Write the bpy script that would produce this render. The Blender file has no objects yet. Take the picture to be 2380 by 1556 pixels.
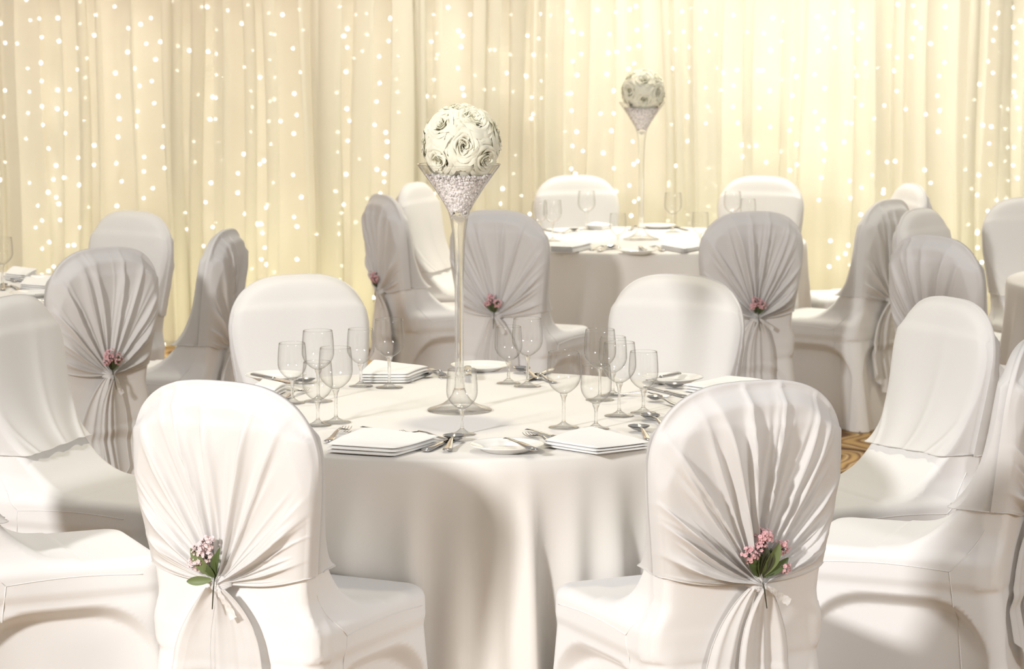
import bpy, bmesh, math, random
import numpy as np
from mathutils import Vector, Matrix
PI = math.pi
S = bpy.context.scene
COL = S.collection

# ------------------------------------------------------------------ camera, world, lights, exposure
F_PX, HORIZON, CAM_Z = 6000.0, 60.0, 1.735
PITCH = math.atan((778 - HORIZON) / F_PX)
cam_d = bpy.data.cameras.new('camera')
cam = bpy.data.objects.new('camera', cam_d); COL.objects.link(cam)
cam.location = (0, 0, CAM_Z)
cam.rotation_euler = (PI / 2 - PITCH, 0, 0)
cam_d.sensor_width = 36; cam_d.lens = F_PX / 2380 * 36
cam_d.clip_end = 60
cam_d.dof.use_dof = True; cam_d.dof.focus_distance = 6.1; cam_d.dof.aperture_fstop = 9.0
S.camera = cam

wd = bpy.data.worlds.new('room_light'); S.world = wd; wd.use_nodes = True
nt = wd.node_tree; nt.nodes.clear()
wo = nt.nodes.new('ShaderNodeOutputWorld'); wb = nt.nodes.new('ShaderNodeBackground')
tc = nt.nodes.new('ShaderNodeTexCoord'); sp = nt.nodes.new('ShaderNodeSeparateXYZ'); cr = nt.nodes.new('ShaderNodeValToRGB')
nt.links.new(tc.outputs['Generated'], sp.inputs[0]); 
mr = nt.nodes.new('ShaderNodeMapRange'); mr.inputs[1].default_value = -1; mr.inputs[2].default_value = 1
nt.links.new(sp.outputs['Z'], mr.inputs[0]); nt.links.new(mr.outputs[0], cr.inputs[0])
cr.color_ramp.elements[0].position = 0.42; cr.color_ramp.elements[0].color = (.50, .435, .36, 1)
cr.color_ramp.elements[1].position = 0.80; cr.color_ramp.elements[1].color = (1.0, .965, .92, 1)
nt.links.new(cr.outputs[0], wb.inputs[0]); nt.links.new(wb.outputs[0], wo.inputs[0])
wb.inputs[1].default_value = 0.34

def lamp(name, kind, loc, target, power, color, size=0.5, size_y=None, spread=None, blend=0.5, angle=60):
    d = bpy.data.lights.new(name, kind); d.energy = power; d.color = color
    if kind == 'AREA':
        d.shape = 'RECTANGLE' if size_y else 'DISK'; d.size = size
        if size_y: d.size_y = size_y
        if spread: d.spread = math.radians(spread)
    elif kind == 'SPOT':
        d.spot_size = math.radians(angle); d.spot_blend = blend; d.shadow_soft_size = size
    else: d.shadow_soft_size = size
    o = bpy.data.objects.new(name, d); COL.objects.link(o); o.location = loc
    o.rotation_euler = (Vector(target) - Vector(loc)).to_track_quat('-Z', 'Y').to_euler()
    return o
# photographer's key lamp to the left behind the camera, a weaker one to the right
lamp('key_lamp', 'AREA', (-3.7, 1.0, 3.1), (0, 6.2, .6), 290, (1, .98, .965), .55)
lamp('fill_lamp', 'AREA', (3.9, 1.2, 2.9), (0.4, 6.2, .5), 85, (1, .975, .965), 1.3)
# warm ceiling downlights over the tables
for i, (x, y) in enumerate([(-.1, 7.3), (-2.2, 10.0), (.7, 12.0), (2.7, 10.3)]):
    lamp('ceiling_downlight', 'SPOT', (x, y, 3.6), (x, y, 0), 82 if y > 9 else 100, (1, .90, .66), .12, angle=75, blend=.8)
# washes on the draped backdrop
lamp('backdrop_wash', 'AREA', (1.5, 13.0, 3.7), (1.2, 14.2, 1.6), 92, (1, .97, .86), 1.9, .3)
lamp('backdrop_wash', 'AREA', (-1.6, 12.9, 3.7), (-1.6, 14.2, 1.2), 30, (1, .73, .50), 2.2, .3)
lamp('backdrop_uplight', 'AREA', (1.9, 13.25, .10), (1.9, 14.1, 1.0), 7, (.97, 1, .62), 2.8, .15)
lamp('backdrop_uplight', 'AREA', (-1.3, 13.25, .10), (-1.3, 14.1, .8), 6, (1, .97, .55), 2.6, .15)
S.view_settings.view_transform = 'Standard'; S.view_settings.look = 'None'
S.view_settings.gamma = 1.0; S.view_settings.use_curve_mapping = False
S.view_settings.exposure = 0.5
cy = S.cycles
cy.caustics_reflective = False; cy.caustics_refractive = False
cy.max_bounces = 7; cy.diffuse_bounces = 3; cy.glossy_bounces = 3; cy.transmission_bounces = 6; cy.transparent_max_bounces = 20
cy.use_adaptive_sampling = True; cy.adaptive_threshold = .07
cy.sample_clamp_indirect = 4.0; cy.sample_clamp_direct = 0
cy.blur_glossy = 0.5
cy.use_denoising = True

# ------------------------------------------------------------------ pixel -> world helpers (frame 2380 x 1556)
def ray(px, py):
    v = Vector(((px - 1190) / F_PX, -(py - 778) / F_PX, -1.0))
    return cam.rotation_euler.to_matrix() @ v
def on_z(px, py, z):
    d = ray(px, py); t = (z - CAM_Z) / d.z
    return Vector((d.x * t, d.y * t, z))
def at_y(px, py, Y):
    d = ray(px, py); t = Y / d.y
    return Vector((d.x * t, Y, CAM_Z + d.z * t))

# ------------------------------------------------------------------ object helpers
def tag(o, label=None, cat=None, group=None, kind=None):
    if label: o['label'] = label
    if cat: o['category'] = cat
    if group: o['group'] = group
    if kind: o['kind'] = kind
    return o
def empty(name, loc=(0, 0, 0), rz=0.0):
    o = bpy.data.objects.new(name, None); COL.objects.link(o)
    o.empty_display_size = .05
    o.location = loc; o.rotation_euler = (0, 0, rz); return o
def mesh_from(name, V, Fc, mat=None, smooth=True, normals=None):
    me = bpy.data.meshes.new(name)
    me.from_pydata([tuple(map(float, v)) for v in V], [], [tuple(map(int, f)) for f in Fc])
    if smooth: me.shade_smooth()
    if mat: me.materials.append(mat)
    if normals is not None: me.normals_split_custom_set_from_vertices([tuple(map(float, n)) for n in normals])
    return me
def obj(name, me, parent=None, loc=None):
    o = bpy.data.objects.new(name, me); COL.objects.link(o)
    if parent: o.parent = parent
    if loc is not None: o.location = loc
    return o
def copy_tree(o, parent=None):
    c = o.copy(); COL.objects.link(c); c.parent = parent
    for ch in list(o.children): copy_tree(ch, c)
    return c
class MB:
    """collects vertices and faces into one mesh"""
    def __init__(s): s.V = []; s.F = []
    def add(s, V, F):
        b = len(s.V); s.V += [Vector(v) for v in V]; s.F += [tuple(b + i for i in f) for f in F]
    def grid(s, P, close_u=False, close_v=False, flip=False):
        nu, nv = len(P), len(P[0]); b = len(s.V)
        s.V += [Vector(p) for row in P for p in row]
        for i in range(nu if close_u else nu - 1):
            for j in range(nv if close_v else nv - 1):
                q = [b + i * nv + j, b + ((i + 1) % nu) * nv + j, b + ((i + 1) % nu) * nv + (j + 1) % nv, b + i * nv + (j + 1) % nv]
                s.F.append(tuple(q[::-1] if flip else q))
    def lathe(s, prof, n=32, c=(0, 0, 0)):
        P = [[(c[0] + r * math.cos(2 * PI * k / n), c[1] + r * math.sin(2 * PI * k / n), c[2] + z) for k in range(n)] for r, z in prof]
        s.grid(P, close_v=True, flip=True)
    def tube(s, pts, r, n=8, cap=True, flat=1.0):
        pts = [Vector(p) for p in pts]; rs = r if hasattr(r, '__len__') else [r] * len(pts)
        rings = []; up = Vector((0, 0, 1))
        for i, p in enumerate(pts):
            t = (pts[min(i + 1, len(pts) - 1)] - pts[max(i - 1, 0)]).normalized()
            if abs(t.dot(up)) > .95: up = Vector((0, 1, 0)) if abs(t.y) < .9 else Vector((1, 0, 0))
            a = t.cross(up).normalized(); b2 = a.cross(t).normalized()
            rings.append([p + a * math.cos(2 * PI * k / n) * rs[i] + b2 * math.sin(2 * PI * k / n) * rs[i] * flat for k in range(n)])
        b = len(s.V); s.grid(rings, close_v=True)
        if cap:
            s.F.append(tuple(range(b + n - 1, b - 1, -1))); s.F.append(tuple(b + (len(pts) - 1) * n + k for k in range(n)))
    def ball(s, c, r, nu=8, nv=6, sc=(1, 1, 1)):
        c = Vector(c)
        P = [[c + Vector((r * sc[0] * math.sin(PI * i / nv) * math.cos(2 * PI * k / nu), r * sc[1] * math.sin(PI * i / nv) * math.sin(2 * PI * k / nu), r * sc[2] * math.cos(PI * i / nv))) for k in range(nu)] for i in range(nv + 1)]
        s.grid(P, close_v=True)
    def mesh(s, name, mat, smooth=True):
        me = mesh_from(name, s.V, s.F, mat, smooth)
        bm = bmesh.new(); bm.from_mesh(me); bmesh.ops.remove_doubles(bm, verts=bm.verts, dist=1e-6); bmesh.ops.recalc_face_normals(bm, faces=bm.faces); bm.to_mesh(me); bm.free()
        if smooth: me.shade_smooth()
        return me

# ------------------------------------------------------------------ materials
def new_mat(name):
    m = bpy.data.materials.new(name); m.use_nodes = True; n = m.node_tree; n.nodes.clear()
    return m, n, n.nodes.new('ShaderNodeOutputMaterial')
def node(n, t, **kw):
    x = n.nodes.new(t)
    for k, v in kw.items():
        if k.startswith('i_'): x.inputs[k[2:].replace('_', ' ')].default_value = v
        else: setattr(x, k, v)
    return x
def cloth_mat(name, col, transl=0.0, transp=0.0, rough=.85, bump=.06, scale=900, wr=.0, sheen=.25):
    m, n, out = new_mat(name)
    p = node(n, 'ShaderNodeBsdfPrincipled'); p.inputs['Base Color'].default_value = (*col, 1)
    p.inputs['Roughness'].default_value = rough; p.inputs['Specular IOR Level'].default_value = .2
    p.inputs['Sheen Weight'].default_value = sheen; p.inputs['Sheen Roughness'].default_value = .4
    tcn = node(n, 'ShaderNodeTexCoord')
    nz = node(n, 'ShaderNodeTexNoise'); nz.inputs['Scale'].default_value = scale; nz.inputs['Detail'].default_value = 2
    n.links.new(tcn.outputs['Object'], nz.inputs['Vector'])
    bp = node(n, 'ShaderNodeBump'); bp.inputs['Strength'].default_value = bump; bp.inputs['Distance'].default_value = .0008
    n.links.new(nz.outputs['Fac'], bp.inputs['Height']); last = bp
    if wr:
        n2 = node(n, 'ShaderNodeTexNoise'); n2.inputs['Scale'].default_value = 5; n2.inputs['Detail'].default_value = 4
        n.links.new(tcn.outputs['Object'], n2.inputs['Vector'])
        b2 = node(n, 'ShaderNodeBump'); b2.inputs['Strength'].default_value = wr; b2.inputs['Distance'].default_value = .02
        n.links.new(n2.outputs['Fac'], b2.inputs['Height']); n.links.new(bp.outputs[0], b2.inputs['Normal']); last = b2
    n.links.new(last.outputs[0], p.inputs['Normal'])
    sh = p
    if transl:
        t = node(n, 'ShaderNodeBsdfTranslucent'); t.inputs[0].default_value = (*col, 1); n.links.new(last.outputs[0], t.inputs['Normal'])
        mx = node(n, 'ShaderNodeMixShader'); mx.inputs[0].default_value = transl
        n.links.new(sh.outputs[0], mx.inputs[1]); n.links.new(t.outputs[0], mx.inputs[2]); sh = mx
    if transp:
        t = node(n, 'ShaderNodeBsdfTransparent')
        mx = node(n, 'ShaderNodeMixShader'); mx.inputs[0].default_value = transp
        n.links.new(sh.outputs[0], mx.inputs[1]); n.links.new(t.outputs[0], mx.inputs[2]); sh = mx
    n.links.new(sh.outputs[0], out.inputs[0]); return m
def plain(name, col, rough=.5, metal=0.0, spec=.5, emit=None, es=0, trans=0, sss=0):
    m, n, out = new_mat(name)
    p = node(n, 'ShaderNodeBsdfPrincipled'); p.inputs['Base Color'].default_value = (*col, 1)
    p.inputs['Roughness'].default_value = rough; p.inputs['Metallic'].default_value = metal; p.inputs['Specular IOR Level'].default_value = spec
    if emit: p.inputs['Emission Color'].default_value = (*emit, 1); p.inputs['Emission Strength'].default_value = es
    if trans:
        t = node(n, 'ShaderNodeBsdfTranslucent'); t.inputs[0].default_value = (*col, 1)
        mx = node(n, 'ShaderNodeMixShader'); mx.inputs[0].default_value = trans
        n.links.new(p.outputs[0], mx.inputs[1]); n.links.new(t.outputs[0], mx.inputs[2]); n.links.new(mx.outputs[0], out.inputs[0])
    else: n.links.new(p.outputs[0], out.inputs[0])
    return m
def thin_glass(name, edge=(.22, .20, .18), k=1.0, tint=(.985, .985, .98)):
    m, n, out = new_mat(name)
    lw = node(n, 'ShaderNodeLayerWeight'); lw.inputs['Blend'].default_value = .5
    p5 = node(n, 'ShaderNodeMath', operation='POWER'); p5.inputs[1].default_value = 4.5; n.links.new(lw.outputs['Facing'], p5.inputs[0])
    mu = node(n, 'ShaderNodeMath', operation='MULTIPLY_ADD', use_clamp=True); mu.inputs[1].default_value = .75 * k; mu.inputs[2].default_value = .05 * k
    n.links.new(p5.outputs[0], mu.inputs[0])
    pw = node(n, 'ShaderNodeMath', operation='POWER'); pw.inputs[1].default_value = 3.2
    n.links.new(lw.outputs['Facing'], pw.inputs[0])
    mc = node(n, 'ShaderNodeMix', data_type='RGBA'); mc.inputs[6].default_value = (*tint, 1); mc.inputs[7].default_value = (*edge, 1)
    n.links.new(pw.outputs[0], mc.inputs[0])
    tr = node(n, 'ShaderNodeBsdfTransparent'); n.links.new(mc.outputs[2], tr.inputs[0])
    gl = node(n, 'ShaderNodeBsdfGlossy'); gl.inputs['Roughness'].default_value = .02; gl.inputs[0].default_value = (1, 1, 1, 1)
    mx = node(n, 'ShaderNodeMixShader'); n.links.new(mu.outputs[0], mx.inputs[0])
    n.links.new(tr.outputs[0], mx.inputs[1]); n.links.new(gl.outputs[0], mx.inputs[2]); n.links.new(mx.outputs[0], out.inputs[0])
    return m
def solid_glass(name, tr_amt=.45):
    m, n, out = new_mat(name)
    g = node(n, 'ShaderNodeBsdfGlass'); g.inputs['IOR'].default_value = 1.45; g.inputs['Roughness'].default_value = .01
    t = node(n, 'ShaderNodeBsdfTransparent'); t.inputs[0].default_value = (.97, .97, .96, 1)
    mx = node(n, 'ShaderNodeMixShader'); mx.inputs[0].default_value = tr_amt
    n.links.new(g.outputs[0], mx.inputs[1]); n.links.new(t.outputs[0], mx.inputs[2]); n.links.new(mx.outputs[0], out.inputs[0])
    return m
M = {}
M['cover'] = cloth_mat('white_spandex', (.82, .81, .80), bump=.05, wr=.05)
M['drape'] = cloth_mat('white_chiffon', (.845, .83, .815), transl=.22, transp=.10, rough=.6, bump=.03)
M['tcloth'] = cloth_mat('white_linen', (.82, .79, .745), bump=.08, scale=1200, wr=.06)
M['napkin'] = cloth_mat('napkin_linen', (.88, .87, .85), bump=.08, scale=1400)
M['sheer'] = cloth_mat('ivory_voile', (.84, .815, .735), transl=.45, transp=.32, rough=.8, bump=.0)
M['lining'] = cloth_mat('cream_lining', (.78, .705, .60), transl=.1, rough=.9, bump=.0)
M['lace'] = cloth_mat('white_lace', (.85, .83, .80), transl=.2, transp=.2, bump=.5, scale=500)
M['china'] = plain('glazed_china', (.86, .85, .82), .12, spec=.6)
M['steel'] = plain('polished_steel', (.58, .57, .56), .16, metal=1)
M['glass'] = thin_glass('thin_clear_glass')
M['vglass'] = thin_glass('vase_glass', (.25, .23, .22), 1.0)
M['sglass'] = solid_glass('solid_clear_glass')
M['rose'] = plain('ivory_petal', (.88, .86, .72), .75, spec=.15, trans=.12)
M['pink'] = plain('pink_petal', (.80, .50, .52), .8, spec=.1, trans=.2)
M['palepink'] = plain('pale_pink_petal', (.84, .70, .70), .8, spec=.1, trans=.2)
M['leaf'] = plain('green_leaf', (.085, .12, .045), .5, spec=.3)
M['leaflight'] = plain('sage_leaf', (.16, .20, .085), .5, spec=.3)
M['stem'] = plain('dark_stem', (.05, .055, .03), .6)
M['bead'] = plain('clear_gel_bead', (.80, .76, .75), .05, spec=1.0)
_n = M['bead'].node_tree; _g = node(_n, 'ShaderNodeNewGeometry'); _r = node(_n, 'ShaderNodeValToRGB')
_r.color_ramp.elements[0].color = (.50, .46, .46, 1); _r.color_ramp.elements[0].position = .05; _r.color_ramp.elements[1].color = (.93, .88, .87, 1); _r.color_ramp.elements[1].position = .55  # random light and dark bead colours, painted in place of sparkle
_n.links.new(_g.outputs['Random Per Island'], _r.inputs[0]); _n.links.new(_r.outputs[0], [x for x in _n.nodes if x.type == 'BSDF_PRINCIPLED'][0].inputs['Base Color'])
M['wall'] = plain('painted_wall', (.62, .50, .36), .9, spec=.1)
M['bulb'] = plain('lit_bulb', (1, 1, .9), .5, emit=(1, 1, .84), es=15)
M['wire'] = plain('clear_wire', (.8, .78, .65), .5)
M['wood'] = plain('table_board', (.35, .22, .12), .6)
M['metal_leg'] = plain('grey_steel_leg', (.3, .3, .3), .4, metal=1)
# ------------------------------------------------------------------ the covered chair as a signed field
SEAT_Z = .475
def sm(t): t = np.clip(t, 0, 1); return t * t * (3 - 2 * t)
def rmax(a, b, r):
    return np.sqrt(np.maximum(a + r, 0) ** 2 + np.maximum(b + r, 0) ** 2) - r + np.minimum(np.maximum(a + r, b + r), 0)
def smin(a, b, k):
    h = np.clip(.5 + .5 * (b - a) / k, 0, 1); return b + (a - b) * h - k * h * (1 - h)
def yc(z): return -.02 - .13 * (z - .45)
def wz(z): return .179 + .034 * sm((z - .50) / .36) + .020 * sm((.53 - z) / .08)
def sil(x, z):
    n = ((np.abs(x) / wz(z)) ** 3.0 + (np.maximum(z - .82, 0) / .165) ** 2.2) ** (1 / 2.5)
    return (n - 1) * .2
def sd(x, y, z):
    fx = sil(x, z); th = .022 + .013 * (1 - np.exp(np.minimum(fx, 0) / .035))
    back = rmax(fx, np.abs(y - yc(z)) - th, .021)
    cz_ = sm((z - .70) / .16)   # the crown is bevelled toward the back
    back = np.maximum(back, (fx / .042 + (yc(z) - y - th) / .034 + 1.0 - (1 - cz_) * 1.2) * .026)
    back = np.maximum(back, .40 - z)
    ys = y - (yc(z) - yc(SEAT_Z)); y0 = yc(SEAT_Z) + .016; Ry, Rz = .25, .40
    e = (1 - np.sqrt(((ys - (y0 + Ry)) / Ry) ** 2 + ((z - (SEAT_Z + Rz)) / Rz) ** 2)) * .22
    fil = np.maximum.reduce([e, ys - (y0 + Ry), z - (SEAT_Z + Rz), y0 - .03 - ys, .42 - z])
    fil = rmax(np.maximum(fil, sil(x, z)), np.abs(x) - wz(z), .03)
    def rbox(hx, y1, y2, r):
        a = np.abs(x) - hx + r; b = np.abs(y - (y1 + y2) / 2) - (y2 - y1) / 2 + r
        return np.sqrt(np.maximum(a, 0) ** 2 + np.maximum(b, 0) ** 2) + np.minimum(np.maximum(a, b), 0) - r
    seat = rmax(rbox(.205, -.05, .455, .06), np.abs(z - (SEAT_Z - .045)) - .045, .028)
    q = 1 - z / .42
    s = (y - .20) / .235; sx = x / .185
    arch = lambda u: sm((.372 - .12 * u ** 4 - z) / .045) * np.maximum(1 - u ** 4, 0)
    ix = .050 * arch(s); iy = .050 * arch(sx)
    hx = .196 + .030 * q - ix; y2 = .448 + .018 * q - iy; y1 = -.047 - .065 * q + iy * .35
    sk = np.maximum(rbox(hx, y1, y2, .045), np.maximum(z - .44, -z)) * .95
    bf = np.maximum(smin(back, fil, .045), sil(x, z))
    return smin(smin(bf, seat, .018), sk, .012)
def gradn(P, h=.0008):
    x, y, z = P.T
    g = np.stack([sd(x + h, y, z) - sd(x - h, y, z), sd(x, y + h, z) - sd(x, y - h, z), sd(x, y, z + h) - sd(x, y, z - h)], 1) / (2 * h)
    return g
def surface_nets(f, lo, hi, st):
    ax = [np.arange(lo[i], hi[i] + st, st) for i in range(3)]
    G = np.meshgrid(*ax, indexing='ij'); v = f(*G); s = v < 0
    n = v.shape; acc = np.zeros((n[0] - 1, n[1] - 1, n[2] - 1, 3)); cnt = np.zeros(acc.shape[:3])
    cs = [(a, b, c) for a in (0, 1) for b in (0, 1) for c in (0, 1)]
    sub = lambda A, o: A[o[0]:n[0] - 1 + o[0], o[1]:n[1] - 1 + o[1], o[2]:n[2] - 1 + o[2]]
    for a in cs:
        for d in range(3):
            if a[d]: continue
            b = list(a); b[d] = 1
            va, vb = sub(v, a), sub(v, b); m = sub(s, a) != sub(s, b)
            t = np.where(m, va / np.where(m, va - vb, 1), 0)
            p = [np.full(t.shape, float(a[i])) for i in range(3)]; p[d] = t
            acc += np.where(m[..., None], np.stack(p, -1), 0); cnt += m
    act = cnt > 0; idx = -np.ones(act.shape, int); idx[act] = np.arange(act.sum())
    ii = np.argwhere(act); V = np.array(lo) + (ii + acc[act] / cnt[act][:, None]) * st
    Fs = []
    for d in range(3):
        a = [slice(1, n[i] - 1) for i in range(3)]; b = list(a); a[d] = slice(0, n[d] - 1); b[d] = slice(1, n[d])
        m = s[tuple(a)] != s[tuple(b)]; inside = s[tuple(a)]
        base = np.argwhere(m) + [0 if i == d else 1 for i in range(3)]
        o1, o2 = [(1, 2), (2, 0), (0, 1)][d]
        def cell(da, db):
            c = base.copy(); c[:, o1] -= da; c[:, o2] -= db
            return idx[c[:, 0], c[:, 1], c[:, 2]]
        q = np.stack([cell(0, 0), cell(1, 0), cell(1, 1), cell(0, 1)], 1)
        fl = inside[m]; q[~fl] = q[~fl][:, ::-1]
        Fs.append(q)
    F = np.concatenate(Fs); F = F[(F >= 0).all(1)]
    return V, F
V, Fq = surface_nets(sd, (-.27, -.17, -.011), (.27, .52, 1.03), .0095)
for _ in range(4):
    g = gradn(V); d = sd(*V.T); L = np.maximum((g ** 2).sum(1), .2)
    V = V - np.clip(d / L, -.01, .01)[:, None] * g * .9
bm = bmesh.new(); tmp = mesh_from('tmp', V, Fq, None); bm.from_mesh(tmp)
def cut(co, no):
    bmesh.ops.bisect_plane(bm, geom=bm.verts[:] + bm.edges[:] + bm.faces[:], dist=1e-5, plane_co=co, plane_no=no)
cut((0, 0, .392), (0, 0, 1)); cut((0, .035, .50), (0, 1, -1))
def region(c):
    if c.z < .392: return 'skirt'
    return 'backrest' if (c.y - .035) - (c.z - .50) < 0 else 'seat'
CH = {}
for part in ('backrest', 'seat', 'skirt'):
    fs = [f for f in bm.faces if region(f.calc_center_median()) == part]
    ids = {}; vv = []; ff = []
    for f in fs:
        r = []
        for v in f.verts:
            if v.index not in ids or True:
                k = v
                if k not in ids: ids[k] = len(vv); vv.append(tuple(v.co))
            r.append(ids[v])
        ff.append(r)
    A = np.array(vv); N = gradn(A, .003); N /= np.linalg.norm(N, axis=1)[:, None] + 1e-9
    CH[part] = mesh_from('chair_' + part, A, ff, M['cover'], True, N)
bm.free()

# seams: around the seat and up into the back, and down the rear leg
def x_side(y, z, s):
    x = .45
    for _ in range(60):
        d = float(sd(np.array(x), np.array(y), np.array(z)))
        if d < .0003: break
        x -= max(d, .0001) * .8
    return Vector((s * (x + .0002), y, z))
def seam_mesh():
    b = MB()
    for s in (-1, 1):
        P = [x_side(-.035 + .10 * t ** 2, .64 - .205 * t ** .9, s) for t in np.linspace(0, 1, 18)]
        P += [x_side(.065 + .33 * t, .435 + .008 * math.sin(PI * t), s) for t in np.linspace(.06, 1, 18)]
        b.tube(P, .0013, 6)
        b.tube([x_side(.065 - .045 * t, .435 - .40 * t, s) for t in np.linspace(0, 1, 20)], .0013, 6)
    return b.mesh('seam', M['cover'])
SEAM = seam_mesh()
# ------------------------------------------------------------------ chiffon drape over the back, gathered into a knot
def y_hit(x, z, off, front):
    """y where the field equals off, coming from the front or the back"""
    a = np.full(x.shape, .62 if front else -.42); sgn = -1 if front else 1
    mid = yc(z); y = a.copy(); hit = np.zeros(x.shape, bool)
    for k in range(160):
        d = sd(x, y, z) - off
        stepd = np.clip(d, 0, None) * .9
        y = np.where(hit, y, y + sgn * np.minimum(stepd, .05)); hit |= d < .0004
    past = (y < mid) if front else (y > mid)
    return np.where(past, mid, y)
def push(P, off):
    for _ in range(3):
        d = sd(*P.T); g = gradn(P, .002); L = np.sqrt((g ** 2).sum(1)) + 1e-6
        P = P + g / L[:, None] * np.clip(off - d / np.maximum(L, .5), 0, .01)[:, None]
    return P
def ridge_noise(rng, n, span):
    c = np.sort(rng.uniform(-span, span, n)); c = np.linspace(-span, span, n) + (rng.uniform(-.5, .5, n)) * span / n * 1.5
    w = rng.uniform(.24, .85, n) * span / n * .75; a = rng.uniform(.35, 1.0, n); k = rng.uniform(-.05, .05, n)
    t0 = rng.uniform(.0, .25, n); asym = rng.uniform(.35, 1.0, n) * rng.choice([-1, 1], n)
    return c, w, a, k, t0, asym
def make_drape(seed, kx=0.0, nf=13, amp=.017):
    rng = np.random.default_rng(seed)
    zk = .560; phm = math.radians(83)
    NU, NT = 260, 56
    ph = np.linspace(-phm, phm, NU)
    lo = np.zeros(NU); hi = np.full(NU, .7)
    for _ in range(40):
        m = (lo + hi) / 2; ins = sil(kx + np.sin(ph) * m, zk + np.cos(ph) * m) < .002
        lo = np.where(ins, m, lo); hi = np.where(ins, hi, m)
    rho = lo
    c, w, a, k, t0, asym = ridge_noise(rng, nf, phm)
    c2, w2, a2, k2, t2, as2 = ridge_noise(rng, nf * 2 + 3, phm)
    t = np.linspace(.02, 1, NT)[:, None]
    PH = ph[None, :]
    h = np.zeros((NT, NU))
    for i in range(nf):
        x_ = (PH - (c[i] + k[i] * np.sin(t * 3 + i))) / w[i]
        x_ = np.where(x_ * asym[i] > 0, x_ / (.45 + .0 * x_), x_ * .8)
        h += a[i] * np.exp(-np.abs(x_) ** 1.3) * sm((1.05 - t) / (.15 + t0[i])) ** .5 * (1 if i % 3 else .9)
    for i in range(len(c2)):
        x_ = (PH - (c2[i] + k2[i] * np.sin(t * 4 + i))) / w2[i]
        h += .30 * a2[i] * np.exp(-np.abs(x_) ** 1.6) * sm((t2[i] * 2 + .75 - t) / .3)
    env = .25 + .75 * sm((1.0 - t) / .35); env = env * (.45 + .55 * sm(t / .35))
    edge = 1 - .75 * sm((np.abs(PH) - phm * .80) / (phm * .2))
    X = kx + np.sin(PH) * rho[None, :] * t; Z = zk + np.cos(PH) * rho[None, :] * t
    # slight droop of the rays
    Z = Z - .010 * np.sin(PI * t) * np.abs(np.sin(PH))
    yb = y_hit(X, Z, .005, False)
    wgt = sm((t - .9) / .1)
    pile = .030 * np.exp(-t / .10) + .006 * (1 - t)
    Y = yb - pile - amp * h * env * edge
    Y = Y * (1 - wgt) + np.minimum(yb, yc(Z) - .027 + .024 * sm((Z - .70) / .16)) * wgt - .35 * amp * h * wgt * edge
    rows = [np.stack([X[j], Y[j], Z[j]], 1) for j in range(NT)]
    # wrap over the crown / around the sides to the front edge
    xs, zs_, n0 = X[-1], Z[-1], Y[-1]
    dx = np.gradient(xs); dz = np.gradient(zs_); L = np.sqrt(dx ** 2 + dz ** 2); nx, nz = -dz / L, dx / L
    flip = np.sign(nx * (xs - kx) + nz * (zs_ - zk)); nx, nz = nx * flip, nz * flip
    hh = h[-1] * edge[0]
    for q, (fy, off) in enumerate([(-.72, .003), (-.4, .005), (0, .006), (.3, .006)]):
        o_ = off + .0035 * hh * (1 - .15 * q)
        kq = sm((zs_ - .70) / .16); fq = fy * (1 - .85 * kq) if fy < 0 else fy
        rows.append(push(np.stack([xs + nx * o_, yc(zs_) + .030 * fq, zs_ + nz * o_], 1), .0045))
    nback = len(rows)
    # front panel: every thread of the edge runs on down the front of the back rest to the hem
    bx, bz = rows[-1][:, 0], rows[-1][:, 2]; U = ph / phm
    hx = U * (wz(np.array(.592)) + .006); zh = .592 + .008 * np.sin(U * 2.1 + seed) - .012 * U ** 2
    y_prev = rows[-1][:, 1]
    for q in range(1, 41):
        s_ = (q / 40) ** 1.9
        x_ = bx + (hx - bx) * s_; z_ = bz + (zh - bz) * s_
        y_ = y_hit(x_, z_, .0065, True)
        fol = (.0035 * np.sin(U * 11 + seed) + .007 * np.exp(-((np.abs(U) - .62) / .05) ** 2) + .004 * np.exp(-((U + .1) / .05) ** 2)) * s_ + .012 * s_ ** 3
        y_ = np.maximum(y_ + fol, yc(z_) + .0095)
        rows.append(push(np.stack([x_, y_, z_], 1), .0045)); y_prev = y_
    V = [tuple(p) for r in rows for p in r]; NR = len(rows)
    Fc = [(i * NU + j, i * NU + j + 1, (i + 1) * NU + j + 1, (i + 1) * NU + j) for i in range(NR - 1) for j in range(NU - 1)]
    mb = MB(); mb.V = [Vector(v) for v in V]; mb.F = Fc
    for j in (0, NU - 1): mb.tube([Vector(rows[i][j]) + Vector((0, -.001, 0)) for i in range(0, nback, 2)], .0015, 6)
    mb.tube([Vector(rows[-1][j]) for j in range(0, NU, 3)], .0014, 6)
    back = mb.mesh('gathered_drape', M['drape'])
    return dict(back=back, kx=kx, zk=zk)
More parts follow.
